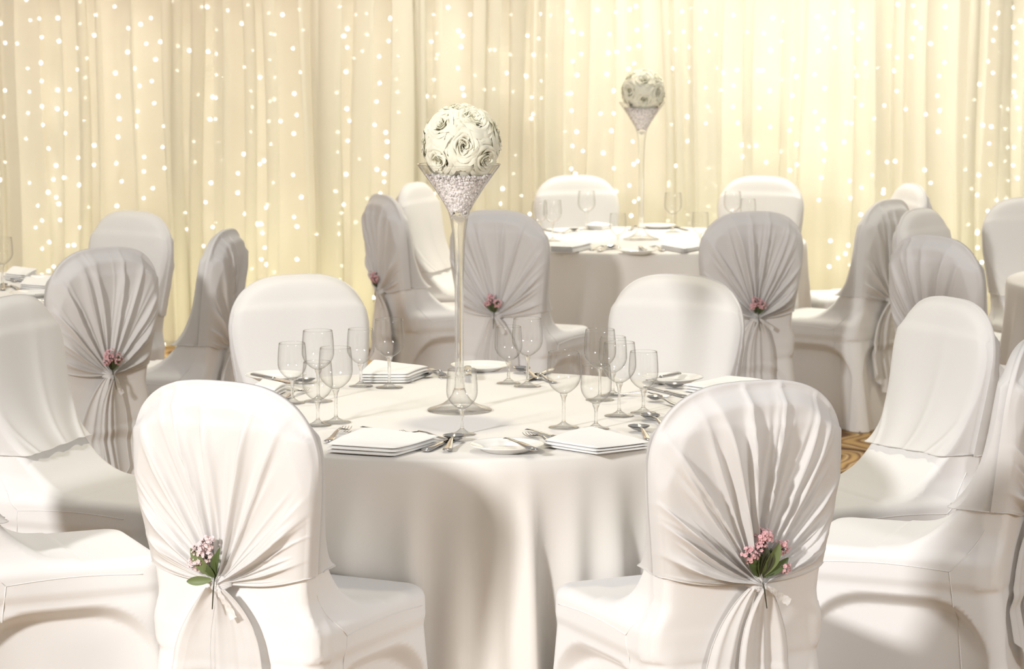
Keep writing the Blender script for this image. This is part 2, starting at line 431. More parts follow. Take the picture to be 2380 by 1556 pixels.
def make_tail(seed, kx, zk, side, L=.36, spread=.075, lean=.03):
    rng = np.random.default_rng(seed); nu, nv = 44, 46
    U = np.linspace(-1, 1, nu)[None, :]; Vv = np.linspace(0, 1, nv)[:, None]
    hw = .010 + spread * (1 - np.exp(-Vv * 3.0)) * (1 + .15 * np.sin(Vv * 5 + seed))
    X = kx + side * (.012 + lean * Vv ** .8) + U * hw
    Z = zk - .008 - L * Vv * (1 - .10 * U * side - .06 * U ** 2)
    yb = y_hit(X, Z, .004, False)
    f = np.zeros((nv, nu))
    for i in range(6):
        c = rng.uniform(-1, 1); w = rng.uniform(.12, .3); f += rng.uniform(.3, 1) * np.exp(-np.abs((U - c - .15 * Vv * rng.uniform(-1, 1)) / w) ** 1.5)
    Y = yb - .006 - .020 * np.exp(-Vv / .12) - f * (.010 + .014 * Vv) - .006 * (side > 0)
    mb = MB(); P = [[Vector((X[i, j], Y[i, j], Z[i, j])) for j in range(nu)] for i in range(nv)]
    mb.grid(P)
    for j in (0, nu - 1): mb.tube([P[i][j] for i in range(nv)], .0013, 5)
    mb.tube(P[-1], .0013, 5)
    return mb.mesh('drape_tail', M['drape'])
def make_knot(seed, kx, zk):
    rng = random.Random(seed); mb = MB(); y = float(y_hit(np.array([kx]), np.array([zk]), 0, False)[0])
    for i in range(7):   # twisted wraps
        a0 = rng.uniform(-.5, .5); pts = []
        for q in range(13):
            t = q / 12; x = kx + (t - .5) * .052
            pts.append((x, y - .020 - .014 * math.sin(PI * t), zk + .003 + (i - 3) * .0052 * (.4 + .6 * math.sin(PI * t) ** 2) + a0 * .012 * (t - .5)))
        mb.tube(pts, [.0015 + .0050 * math.sin(PI * min(max(q / 12, .03), .97)) for q in range(13)], 8)
    return mb.mesh('drape_knot', M['drape'])
def make_ribbon(kx, zk, ang):
    y = float(y_hit(np.array([kx]), np.array([zk]), 0, False)[0]) - .042
    mb = MB(); d = Vector((math.sin(ang), 0, -math.cos(ang))); n = Vector((d.z, 0, -d.x)); P = []
    for i in range(15):
        t = i / 14; c = Vector((kx + .004, y, zk)) + d * .078 * t + Vector((0, -.004 * math.sin(t * 6), 0)); w = .004 + .005 * t
        P.append([c + n * w * s + Vector((0, .0015 * math.sin(i * 2.1 + s * 3), .0012 * math.sin(i * 2.5) * s)) for s in (-1, -.5, 0, .5, 1)])
    mb.grid(P); return mb.mesh('lace_ribbon', M['lace'])

VAR = {}
for nm, (sd_, kx, nf, amp) in dict(a=(5, .0, 13, .030), b=(11, .012, 16, .044), c=(23, .0, 14, .030)).items():
    v = make_drape(sd_, kx, nf, amp)
    v['tails'] = [make_tail(sd_ + 1, kx, v['zk'], -1, .36, .085 if nm == 'a' else .06, .035), make_tail(sd_ + 2, kx, v['zk'], 1, .38, .060 if nm != 'a' else .07, .020)]
    v['knot'] = make_knot(sd_, kx, v['zk']); v['ribbon'] = make_ribbon(kx, v['zk'], .95 if nm == 'b' else .5)
    VAR[nm] = v

# ------------------------------------------------------------------ posies tucked into the knots
def add_blossom(mb, c, nrm, r, rng):
    nrm = Vector(nrm).normalized(); a = nrm.orthogonal().normalized(); b = nrm.cross(a); o = rng.uniform(0, 2)
    for k in range(5):
        th = o + 2 * PI * k / 5; d = a * math.cos(th) + b * math.sin(th); s = a * -math.sin(th) + b * math.cos(th)
        base = Vector(c); pts = []
        for u, wd_, lift in ((.1, .12, 0), (.55, .48, .18), (.95, .42, .42), (1.15, .1, .40)):
            cc = base + d * r * u + nrm * r * lift
            pts.append([cc - s * r * wd_, cc + nrm * r * -.10, cc + s * r * wd_])
        mb.grid(pts)
    mb.ball(c, r * .28, 5, 4)
def leaf_mesh(mb, base, d, up, L, W):
    d = Vector(d).normalized(); up = Vector(up).normalized(); s = d.cross(up).normalized(); P = []
    for i in range(11):
        t = i / 10; w = W * math.sin(PI * min(t * .94 + .04, 1)) ** .8; c = Vector(base) + d * L * t + up * (.12 * L * math.sin(PI * t * .8) - .05 * L * t)
        P.append([c - s * w + up * w * .35, c - s * w * .5 + up * w * .08, c, c + s * w * .5 + up * w * .08, c + s * w + up * w * .35])
    mb.grid(P)
def make_posy(name, seed, clusters, leaves, mat, stem_l=.06):
    """origin at the knot, x right, z up, -y out of the chair back"""
    rng = random.Random(seed); root = empty(name)
    for (cx, cz, R, n) in clusters:
        mb = MB(); st = MB(); cen = Vector((cx, -.030, cz))
        for i in range(int(n * 1.35)):
            d = Vector((rng.gauss(0, 1), rng.gauss(0, .7) - .3, rng.gauss(0, 1))).normalized() * rng.uniform(.45, 1) * R
            p = cen + d
            if rng.random() < .25: mb.ball(p, .0022, 6, 4)
            else: add_blossom(mb, p, (d + Vector((0, -.6 * R, .2 * R))), rng.uniform(.0030, .0044), rng)
            if i % 2 == 0: st.tube([cen - Vector((cx, 0, cz)).normalized() * R * .9, (cen + p) / 2 + Vector((0, 0, -.002)), p], .0005, 4)
        st.tube([(0, -.012, 0), (cx * .4, -.03, cz * .5), tuple(cen)], .0009, 5)
        c = obj('blossom_cluster', mb.mesh('blossom_cluster', mat), root)
        obj('stalk', st.mesh('stalk', M['stem']), c)
    for (ax, az, L, W, lm) in leaves:
        mb = MB(); leaf_mesh(mb, (ax * .006, -.020, az * .006), (ax, -.25, az), (0, -1, .1), L, W); obj('leaf', mb.mesh('leaf', M[lm]), root)
    mb = MB(); mb.tube([(0, -.02, .01), (.002, -.030, -.02), (.004, -.038, -stem_l)], [.0022, .0018, .0012], 6); obj('stem', mb.mesh('stem', M['stem']), root)
    return root
POSY = {
 'a': ([(-.030, .062, .020, 46), (-.040, .036, .019, 44), (-.008, .083, .018, 40), (-.012, .050, .014, 24)],
       [(-1.0, -.12, .058, .010, 'leaflight'), (-.15, .55, .034, .008, 'leaf'), (.35, 1.0, .075, .007, 'leaf'), (-.55, .8, .078, .013, 'leaflight'), (.15, 1, .055, .007, 'leaf')], 'palepink'),
 'b': ([(.000, .092, .022, 50), (-.032, .058, .019, 38), (.045, .066, .018, 32), (.050, .020, .014, 20), (-.006, .072, .014, 18)],
       [(-.8, 1.0, .060, .013, 'leaf'), (-.2, 1, .055, .012, 'leaf'), (.4, 1.0, .080, .014, 'leaflight'), (1, .75, .066, .011, 'leaf'), (0, 1, .070, .012, 'stem'), (.2, 1, .065, .012, 'stem')], 'pink'),
 'c': ([(-.012, .060, .024, 40), (.018, .045, .020, 34), (-.025, .038, .016, 24)],
       [(-.5, 1, .050, .011, 'leaf'), (.4, 1.0, .050, .012, 'leaf'), (0, 1, .045, .012, 'stem')], 'pink')}
def chair_dir(rot): return Vector((-math.sin(rot), math.cos(rot), 0))

# px, py of the top of the back, facing (dx, dy), drape variant, scale tweak, label, group, posy label
CHAIRS = [
 (510, 889, 27, 'a', 'nearest chair on the left, brightly lit chiffon back with a pale pink posy', 'pale pink blossom posy with sage leaves pinned to the nearest left chair'),
 (1748, 889, -25, 'b', 'nearest chair on the right, deep fan of chiffon folds with a rose pink posy', 'rose pink blossom posy with dark leaves pinned to the nearest right chair'),
 (688, 640, 156, 'c', 'smooth white chair across the main table, behind the glasses left of the vase', None),
 (1580, 640, -152, 'c', 'smooth white chair across the main table, behind the glasses right of the vase', None),
 (15, 690, 112, 'c', 'white chair cut by the left frame edge, its curved back and seat both showing', None),
 (-195, 800, 66, 'c', 'white chair in the bottom left corner, only seat and skirt showing', None),
 (2215, 694, -116, 'c', 'white chair right of the main table, smooth front, patterned carpet beside it', None),
 (2405, 780, -68, 'b', 'large white chair cut by the right frame edge, seen side-on with chiffon hem', None),
 (245, 577, -42, 'c', 'draped chair at the far left table seen from behind, with a pink posy', 'small pink posy on the draped chair at the far left table'),
 (312, 492, -145, 'c', 'smooth covered chair facing forward behind the draped chair of the far left table', None),
 (528, 535, -80, 'a', 'narrow side-on draped chair against the curtain, right of the far left table', None),
 (1155, 490, 24, 'c', 'draped chair right behind the tall vase stem, seen from behind with a pink posy', 'pink posy with dark leaves on the draped chair behind the vase stem'),
 (1752, 493, -14, 'b', 'draped chair with many grey folds and a posy before the back table', 'dusky pink posy half hidden on the draped chair right of the back table'),
 (2068, 465, -53, 'a', 'draped chair at the right end of the back table, seat pointing left', None),
 (2122, 428, -103, 'c', 'small smooth chair top furthest back on the right, peeping over a draped chair', None),
 (1337, 408, 166, 'c', 'smooth chair on the far side of the back table, left of its vase', None),
 (1772, 410, -158, 'c', 'smooth chair on the far side of the back table, right of its vase', None),
 (962, 425, 112, 'c', 'smooth covered chair left of the tall vase bowl, front turned toward the back table', None),
 (888, 453, 66, 'a', 'thin side-on draped chair left of the front vase, posy at its outer edge', 'dusky pink posy hanging outward on the side-on chair left of the vase'),
 (2135, 486, 126, 'c', 'smooth covered chair squeezed between two draped chairs on the right, rounded top only', None),
 (2168, 550, 52, 'a', 'draped chair top directly behind the smooth front-facing chair on the right', None),
 (2392, 460, 170, 'c', 'tall smooth chair cut by the right frame edge against the curtain', None),
]
CHAIR_AT = []
def build_chair(spec):
    px, py, deg, var, label, plabel = spec
    d = ray(px, py); t = (.990 - CAM_Z) / d.z; top = Vector((d.x * t, d.y * t, 0))
    rz = math.radians(-deg)
    off = Matrix.Rotation(rz, 3, 'Z') @ Vector((0, yc(.97), 0))
    root = empty('banquet_chair', top - off, rz)
    tag(root, label, 'chair', 'covered banquet chairs around the tables')
    if py > 880: root.scale = (1.055, 1, 1)
    CHAIR_AT.append((root.location.copy(), rz))
    for p in ('backrest', 'seat', 'skirt'): obj(p, CH[p], root)
    obj('seam', SEAM, root)
    v = VAR[var]
    obj('chiffon_drape', v['back'], root)
    obj('knot', v['knot'], root)
    for tl in v['tails']: obj('drape_tail', tl, root)
    if plabel: obj('lace_ribbon', v['ribbon'], root)
    if plabel:
        cl, lv, mt = POSY[var if var in 'ab' and py > 800 else 'c']
        ps = make_posy('flower_posy', hash(label) % 1000 if False else int(px), cl, lv, M[mt])
        kx, zk = v['kx'], v['zk']; ky = float(y_hit(np.array([kx]), np.array([zk]), 0, False)[0])
        ps.location = root.location + Matrix.Rotation(rz, 3, 'Z') @ Vector((kx, ky - .022, zk + .012)); ps.rotation_euler = (0, 0, rz)
        tag(ps, plabel, 'flower posy', 'posies pinned to the chair drapes')
    return root
for c in CHAIRS: build_chair(c)
# ------------------------------------------------------------------ room shell
def carpet():
    m, n, out = new_mat('patterned_carpet')
    t = node(n, 'ShaderNodeTexCoord'); w = node(n, 'ShaderNodeTexWave'); w.inputs['Scale'].default_value = 1.6; w.inputs['Distortion'].default_value = 9; w.inputs['Detail'].default_value = 1.5; w.inputs['Detail Scale'].default_value = 1.3
    n.links.new(t.outputs['Object'], w.inputs['Vector'])
    r = node(n, 'ShaderNodeValToRGB'); e = r.color_ramp.elements; r.color_ramp.interpolation = 'EASE'
    e[0].position = .0; e[0].color = (.10, .045, .02, 1); e[1].position = 1; e[1].color = (.52, .34, .14, 1)
    for p_, c_ in ((.25, (.40, .25, .10, 1)), (.5, (.58, .42, .22, 1)), (.72, (.22, .11, .05, 1))): k = e.new(p_); k.color = c_
    n.links.new(w.outputs['Color'], r.inputs[0])
    p = node(n, 'ShaderNodeBsdfPrincipled'); p.inputs['Roughness'].default_value = 1
    nz = node(n, 'ShaderNodeTexNoise'); nz.inputs['Scale'].default_value = 400; bp = node(n, 'ShaderNodeBump'); bp.inputs['Strength'].default_value = .4; bp.inputs['Distance'].default_value = .004
    n.links.new(nz.outputs[0], bp.inputs['Height']); n.links.new(bp.outputs[0], p.inputs['Normal'])
    n.links.new(r.outputs[0], p.inputs['Base Color']); n.links.new(p.outputs[0], out.inputs[0]); return m
mb = MB(); mb.add([(-6, 0, 0), (6, 0, 0), (6, 14.4, 0), (-6, 14.4, 0), (-6, 0, -.1), (6, 0, -.1), (6, 14.4, -.1), (-6, 14.4, -.1)], [(0, 1, 2, 3), (7, 6, 5, 4), (0, 4, 5, 1), (1, 5, 6, 2), (2, 6, 7, 3), (3, 7, 4, 0)])
tag(obj('floor', mb.mesh('floor', carpet(), False)), kind='structure')
mb = MB(); mb.add([(-6, 14.3, 0), (6, 14.3, 0), (6, 14.3, 3.9), (-6, 14.3, 3.9), (-6, 14.45, 0), (6, 14.45, 0), (6, 14.45, 3.9), (-6, 14.45, 3.9)], [(0, 1, 2, 3), (7, 6, 5, 4), (0, 4, 5, 1), (1, 5, 6, 2), (2, 6, 7, 3), (3, 7, 4, 0)])
tag(obj('wall_back', mb.mesh('wall_back', M['wall'], False)), kind='structure')

def pleats(name, x0, x1, Y, ztop, mat, seed, lam=(.05, .14), amp=.03, over=.9, nz_=26, slant=.06):
    rng = np.random.default_rng(seed); xs = [x0]
    while xs[-1] < x1: xs.append(xs[-1] + rng.uniform(*lam))
    xs = np.array(xs) * 1.0; xs = x0 + (xs - x0) * (x1 - x0) / (xs[-1] - x0)
    m = (len(xs) - 1) * 12; sp_ = np.interp(np.linspace(0, len(xs) - 1, m), np.arange(len(xs)), xs); ph = np.linspace(0, len(xs) - 1, m)
    loc = np.interp(ph, np.arange(len(xs) - 1) + .5, np.diff(xs)); av = np.interp(ph, np.arange(len(xs)), rng.uniform(.45, 1.2, len(xs)))
    ov = np.interp(ph, np.arange(len(xs)), rng.uniform(-.2, 1.25, len(xs)) * over); sl = np.interp(ph, np.arange(len(xs)), rng.normal(0, slant, len(xs)))
    ff = rng.uniform(0, 6, 3); P = []
    for i in range(nz_):
        z = .015 + (ztop - .015) * i / (nz_ - 1); q = 1 - z / ztop
        y = Y + amp * av * np.cos(2 * PI * ph) * (.55 + .6 * q) + .010 * np.sin(sp_ * 5 + ff[0] + z)
        x = sp_ + loc * .42 * ov * np.sin(2 * PI * ph + .5) + sl * q * .9 + .008 * np.sin(z * 3 + sp_ * 7 + ff[1])
        P.append([Vector((a, b, z)) for a, b in zip(x, y)])
    b = MB(); b.grid(P); return mesh_from(name, b.V, b.F, mat)
o = obj('backdrop_curtain', pleats('backdrop_curtain', -4.2, 4.2, 14.12, 3.3, M['lining'], 3, (.16, .34), .035, .5))
tag(o, 'full width cream backdrop curtain hanging behind the voile and the fairy lights', 'curtain')
SH = [(-4.1, -2.55, 'sheer voile curtain behind the left frame edge and the far left table'),
      (-2.65, -1.50, 'sheer peach voile curtain behind the far left draped chairs'),
      (-1.60, -.55, 'sheer voile curtain between the far left chairs and the tall vase'),
      (-.66, .20, 'sheer voile curtain directly behind the tall front vase'),
      (.10, 1.05, 'bright sheer voile curtain behind the distant vase'),
      (.96, 1.92, 'bright sheer voile curtain behind the right half of the back table'),
      (1.84, 2.62, 'sheer voile curtain with a long dark fold behind the right hand chairs'),
      (2.55, 4.1, 'sheer voile curtain at the right frame edge with large bulbs showing')]
for i, (a, b, lb) in enumerate(SH):
    o = obj('sheer_curtain', pleats('sheer_curtain', a, b, 13.77 + .075 * (i % 2), 3.25, M['sheer'], 40 + i, (.04, .20), .030, 1.35))
    tag(o, lb, 'curtain', 'sheer voile curtains of the backdrop')

# ------------------------------------------------------------------ fairy lights (read off the photograph, grouped into hanging strings)
B1 = '''170,0 516,13 740,42 1115,8 1302,44 1338,44 1468,67 1602,30 1736,84 1824,95 1932,61 2194,43 196,130 252,120 374,117 516,152 621,97 829,182 908,156 975,116 2,150 610,228 269,240 381,266 33,277 111,282 945,282 1036,270 1405,193 1455,203 1562,152 1748,219 1772,222 1958,193 2215,233 501,310 562,375 824,336 1151,298 1223,327 1344,333 1402,347 1633,325 1892,313 1743,385 264,406 179,442 503,450 551,500 745,472 869,442 1005,384 1145,456 1404,483 1442,496 1582,432 1679,499 1775,501 1943,467 269,523 901,555 980,524 32,585 190,592 372,581 450,578 551,631 764,622 996,667 1280,613 1373,626 1397,632 1620,589 1772,640 1901,605 1744,655 2174,598 269,688 370,703 182,730 21,754 423,732 544,779 770,768 889,717 880,816 1116,735 1059,815 1357,771 1393,770 1629,690 1735,784 1812,783 1916,743 276,807 168,896 420,860 762,885 608,939 1050,950 1252,914 1410,920 1621,852 1750,931 1897,863 2181,853 314,960 30,1048 362,1070 506,1020 607,1065 751,1055 931,1014 930,1107 1062,1086 1259,1048 1432,1037 1574,996 1678,1061 1705,1039 2182,983 3,1162 191,1181 345,1160 415,1147 512,1195 786,1172 987,1217 1362,1181 1537,1120 1765,1181 1893,1130 244,1329 310,1242 363,1275 380,1317 573,1338 755,1331 928,1281 1140,1287 1328,1307 1535,1246 1732,1323 1719,1341 1946,1273 2164,1236 272,1426 388,1421 230,1470 516,1469 1194,1375 1202,1481 1373,1467 1396,1436 1581,1382 1660,1449 1688,1449 1899,1402 2205,1378 2188,1512'''
B2 = '''28,45 753,49 135,97 208,90 660,97 902,97 366,123 1175,98 1373,94 1440,102 1552,79 1575,130 1752,64 1878,82 1968,62 2011,41 79,193 58,241 211,232 401,204 679,222 823,207 849,239 1285,239 1360,257 1589,210 1645,225 1834,229 2082,170 2018,200 2228,215 77,317 179,343 355,274 640,278 840,315 125,392 291,379 417,374 683,363 675,394 1032,335 1064,333 1171,366 1326,366 1410,372 1644,361 1587,410 1826,353 1883,346 1962,323 2030,305 2274,328 70,481 819,457 934,505 1146,489 1274,509 1617,503 1816,497 1999,424 1961,461 2254,457 295,556 401,530 662,532 1381,541 8,620 415,617 849,591 858,638 997,601 1059,597 1188,614 1314,650 1383,657 1547,628 1573,625 1862,607 610,645 663,646 75,729 275,680 420,752 1580,741 1322,765 1311,794 1774,760 1863,759 93,809 261,836 12,885 336,887 81,943 345,949 1535,882 1614,883 1847,876 2250,834 1990,948 14,1019 160,1065 342,1048 1205,1040 1656,1012 1792,1025 1586,978 1996,1100 2023,1080 2281,1110 70,1168 276,1135 324,1163 1577,1131 1605,1165 1863,1127 325,1218 300,1296 4,1282 1967,1242 2232,1220 2230,1244 51,1371 210,1330 40,1428 135,1489 1004,1245 1102,1364 1010,1368 1243,1311 1118,1264 1191,1165 667,1300 2000,1350 2031,1332 2225,1477 1979,1445 1300,1434 1877,1282'''
B3 = '''13,75 75,52 173,75 358,100 623,118 691,141 922,110 1030,83 1160,72 1217,158 1210,182 1460,28 1562,36 1776,45 2069,17 2137,87 2229,51 2280,140 24,211 136,189 239,230 561,222 450,215 964,185 984,251 1193,259 1160,220 1579,150 1560,254 1613,185 1778,182 1679,292 2112,187 2229,182 2098,271 2254,286 65,315 196,340 607,335 684,276 926,340 1036,317 1400,307 1144,1327 2144,346 2250,384 2062,411 1456,384 1549,377 758,393 1772,418 1246,420 67,451 248,456 291,487 383,468 528,471 553,471 902,498 1168,455 1183,507 1325,455 1433,475 1736,508 2097,488 2240,508 780,512 67,548 172,586 273,601 361,573 601,608 683,534 969,591 2006,564 2238,615 2246,647 1452,610 752,640 1168,651 1724,641 1973,667 112,692 193,715 206,746 356,715 530,722 1215,703 1370,706 2148,714 2196,729 2261,723 1514,731 50,781 747,796 905,748 962,809 1740,740 1647,766 1923,793 175,826 387,822 605,850 734,874 921,860 1112,820 1148,825 1300,793 2028,838 2085,848 2179,864 2275,860 1730,881 1907,913 51,944 416,971 464,980 511,975 781,966 960,964 973,990 1100,950 2070,962 2196,987 2237,986 108,1030 423,1050 679,1014 577,1087 965,1075 1262,1020 1387,1085 1442,1080 2078,1100 2179,1080 2232,1106 198,1127 736,1140 784,1103 1288,1172 1640,1138 1913,1136 2002,1173 2199,1210 2262,1194 222,1221 239,1243 947,1191 1137,1211 1216,1256 1365,1270 1362,1293 1680,1226 1991,1305 2121,1341 2187,1328 1953,1265 195,1382 235,1441 931,1340 1211,1437 2062,1414 2078,1430 54,1437 67,1496 1993,1552 1932,1504'''
B4 = '''98,578 114,563 158,571 172,570 98,579 125,620 113,630 97,639 503,518 610,542 615,576 585,625 620,615 637,632 693,645 794,618 790,650 869,692 874,670 507,540 380,800 607,603 690,603 737,545 745,640 690,527 470,640 472,572 597,520 605,521 770,575 787,520 1930,560 1965,590 2271,542 2272,576 2282,610 2289,667 2325,655 2330,671 2289,710 1948,600 1975,616 1972,570 1927,620 2305,630'''
pts = []
for s_, (k_, ox) in ((B1, (2.779, 0)), (B2, (2.881, 780)), (B3, (2.881, 1580)), (B4, (1, 0))):
    for q in s_.split(): a, b = map(float, q.split(',')); pts.append((a / k_ + ox, b / k_))
pts.sort()
rngb = random.Random(4)
bulb_me = {}
for r_ in (60, 75, 90, 105):
    b = MB(); b.ball((0, 0, 0), r_ / 10000, 10, 8); bulb_me[r_] = b.mesh('bulb', M['bulb'])
cols_ = []
for p in pts:
    best = None
    for c_ in cols_[-14:]:
        if abs(c_['x'] - p[0]) < 13 and all(abs(q[1] - p[1]) > 6 for q in c_['p']): best = c_; break
    if best: best['p'].append(p); best['x'] = sum(q[0] for q in best['p']) / len(best['p'])
    else: cols_.append(dict(x=p[0], p=[p]))
for sgn in (-1, 1):      # the strings go on past the frame on both sides
    for k in range(6):
        x_ = 1190 + sgn * (1215 + 70 * k + rngb.uniform(-15, 15)); y_ = rngb.uniform(0, 50); q_ = []
        while y_ < 720: q_.append((x_ + rngb.uniform(-5, 5), y_)); y_ += rngb.uniform(35, 75)
        cols_.append(dict(x=x_, p=q_))
for c_ in cols_:
    Y = 13.96 + rngb.uniform(-.02, .04)
    P = [at_y(px, py, Y) for px, py in sorted(c_['p'], key=lambda q: q[1])]
    top = Vector((P[0].x, Y, 3.15)); root = empty('fairy_light_string', top)
    tag(root, 'string of warm white fairy light bulbs hanging behind the voile curtain', 'fairy lights', 'fairy light strings behind the voile')
    wpts = [top] + [p + Vector((.004, 0, 0)) for p in P] + [Vector((P[-1].x, Y, P[-1].z - .05))]
    mb = MB(); mb.tube([w - top for w in wpts], .0006, 4); obj('wire', mb.mesh('wire', M['wire']), root)
    for p in P: obj('bulb', bulb_me[rngb.choice((75, 75, 90, 90))], root, p - top)

# ------------------------------------------------------------------ tables
TZ = .752
def cloth_mesh(name, R, seed, nfold=22, amp=.075, explicit=None, at=None, rot=0):
    rng = np.random.default_rng(seed); n = 420; th = np.linspace(0, 2 * PI, n, endpoint=False)
    c = (np.arange(nfold) + rng.uniform(-.35, .35, nfold)) * 2 * PI / nfold; w = rng.uniform(.20, .46, nfold) * 2 * PI / nfold; a = rng.uniform(.35, 1, nfold); tw = rng.uniform(-.10, .10, nfold)
    if explicit:
        far = np.abs((c + PI / 2 + PI) % (2 * PI) - PI) > math.radians(58); c, w, a, tw = c[far], w[far], a[far], tw[far]
        e = np.array(explicit); c = np.append(c, np.radians(e[:, 0] - 90)); w = np.append(w, np.radians(e[:, 1])); a = np.append(a, e[:, 2]); tw = np.append(tw, np.radians(e[:, 3])); nfold = len(c)
    P = []
    for r in (0.001, .2, .4, .6, .7, R - .022, R - .012, R - .004, R + .001): P.append((r, TZ - (0 if r < R - .02 else (.0 if r < R - .01 else .003 if r < R - .002 else .009)), 0))
    H = TZ - .012
    for k in range(1, 30): s = k / 29; P.append((R + .003, TZ - .012 - (H - .012) * s, s))
    rows = []
    for r, z, s in P:
        f = np.zeros(n)
        if s > 0:
            for i in range(nfold):
                d = (th - c[i] - tw[i] * s + PI) % (2 * PI) - PI; x = d / (w[i] * (.55 + .45 * s)); x = np.where(x > 0, x * 1.35, x * .85)
                f += a[i] * np.exp(-np.abs(x) ** 2.0)
            f = amp * (f - .25) * sm(s / .5) ** .8 * (.6 + .4 * s) + .010 * s
        rr = r + f
        rows.append([Vector((rr[k] * math.cos(th[k]) if s > 0 else r * math.cos(th[k]), rr[k] * math.sin(th[k]) if s > 0 else r * math.sin(th[k]), z)) for k in range(n)])
    if at is not None:   # the cloth yields to the chairs pushed up against it
        A = np.array([[tuple(p) for p in r] for r in rows]).reshape(-1, 3); cz, sz = math.cos(rot), math.sin(rot)
        act = (A[:, 2] < .50)
        for loc, rz in CHAIR_AT:
            if (Vector((loc.x - at.x, loc.y - at.y, 0))).length > 2: continue
            for _ in range(34):
                wx = at.x + A[:, 0] * cz - A[:, 1] * sz - loc.x; wy = at.y + A[:, 0] * sz + A[:, 1] * cz - loc.y
                lx = wx * math.cos(rz) + wy * math.sin(rz); ly = -wx * math.sin(rz) + wy * math.cos(rz)
                m = act & (sd(lx, ly, A[:, 2]) < .010)
                if not m.any(): break
                rr_ = np.hypot(A[:, 0], A[:, 1]); kf = np.where(m, (rr_ - .010) / np.maximum(rr_, .01), 1); A[:, 0] *= kf; A[:, 1] *= kf
        A = A.reshape(len(rows), n, 3); B_ = A.copy()
        for _ in range(3):
            B_[10:-1] = (A[9:-2] + 2 * A[10:-1] + A[11:]) / 4; B_[10:] = (np.roll(B_[10:], 1, 1) + 2 * B_[10:] + np.roll(B_[10:], -1, 1)) / 4; A = B_.copy()
        rows = [[Vector(p) for p in r] for r in A]
    b = MB(); b.grid(rows, close_v=True); b.F = [f[::-1] for f in b.F]
    return mesh_from(name, b.V, b.F, M['tcloth'])
TABLES = [(on_z(1070, 954, TZ), 7, 'front', 0.0), (on_z(1490, 556, TZ), 12, 'back', .4), (Vector((-2.30, 9.62, TZ)), 17, 'left', .9), (Vector((2.69, 9.95, TZ)), 21, 'right', 1.4)]
LB = {'front': ('round table under the main white cloth with the tall vase', 'floor length white cloth with broad soft folds on the main table'),
      'back': ('round table under the cloth of the distant vase near the curtain', 'white tablecloth of the distant table carrying the smaller looking vase'),
      'left': ('round table at the left frame edge, under its own white cloth', 'white tablecloth of the table cut by the left frame edge'),
      'right': ('round table at the right frame edge, almost out of frame', 'sliver of white tablecloth at the right frame edge')}
FRONT = [(-52, 5, .8, 3), (-40, 6, 1, -4), (-27, 4, .6, -7), (-17, 5, .9, -6), (-7, 3.2, .9, 0), (1.5, 4, 1, -1.5), (7, 3, .5, 1), (13.0, 2.0, 1.5, .6), (22, 3, .6, -1), (29, 4.5, .9, 1), (38, 4, .7, 2), (49, 5, 1, 4)]
def table_mesh():
    t = MB(); t.lathe([(.0, .0), (.745, .0), (.755, .004), (.755, .018), (.745, .022), (0, .022)], 64); return t.mesh('tabletop', M['wood'])
tt = table_mesh(); lg = MB(); lg.tube([(0, 0, .0), (0, 0, .70)], .014, 10); lgm = lg.mesh('leg', M['metal_leg'])
for (c, sd_, k, rot) in TABLES:
    root = empty('round_table', (c.x, c.y, 0)); tag(root, LB[k][0], 'table', 'round banquet tables')
    obj('tabletop', tt, root, (0, 0, .727))
    for a in (45, 135, 225, 315): obj('leg', lgm, root, (.5 * math.cos(math.radians(a)), .5 * math.sin(math.radians(a)), .012))
    cl = obj('tablecloth', cloth_mesh('tablecloth', .762, sd_, explicit=FRONT if k == 'front' else None, at=c, rot=rot), None, (c.x, c.y, 0)); cl.rotation_euler.z = rot
    tag(cl, LB[k][1], 'tablecloth', 'white round tablecloths')

# ------------------------------------------------------------------ vases with bead filling and rose balls
vp = [(.1056, .632), (.104, .628), (.082, .598), (.0625, .571), (.048, .548), (.037, .530), (.028, .513), (.0255, .503)]
foot = [(.0, .003), (.083, .0), (.0835, .003), (.078, .006), (.060, .011), (.042, .019), (.028, .030), (.019, .043), (.0145, .056)]
stemp = [(.0145, .056), (.0125, .075), (.0115, .12), (.0115, .25), (.0125, .36), (.0150, .43), (.0185, .465), (.0225, .49), (.0255, .503), (.020, .500), (.008, .488), (.0, .482)]
def vase_meshes():
    b = MB(); b.lathe(vp, 64); b.lathe([(.1056, .632), (.1064, .6335), (.1072, .632), (.1064, .6305)], 64); bowl = b.mesh('bowl', M['vglass'])
    b = MB(); b.lathe(stemp, 40); st = b.mesh('stem', M['sglass'])
    b = MB(); b.lathe([(.0, .052), (.0145, .056)] + foot[::-1][1:], 64); ft = b.mesh('foot', M['vglass'])
    b = MB(); b.lathe([(.0, .51), (.022, .512), (.044, .553), (.072, .592), (.066, .598), (0, .600)], 24); rng = random.Random(2)
    zs = [v[1] for v in vp][::-1]; rs = [v[0] for v in vp][::-1]
    for i in range(1900):
        z = .506 + (.606 - .506) * rng.random() ** .62; R = float(np.interp(z, zs, rs)) - .0045
        if i % 5 == 0: z = .600 + rng.uniform(0, .006); r = R * math.sqrt(rng.random())
        else: r = R - rng.uniform(0, .004)
        th = rng.uniform(0, 2 * PI); b.ball((r * math.cos(th), r * math.sin(th), z), rng.uniform(.0028, .0042), 6, 4)
    beads = mesh_from('beads', b.V, b.F, M['bead'])
    return bowl, st, ft, beads
VM = vase_meshes()
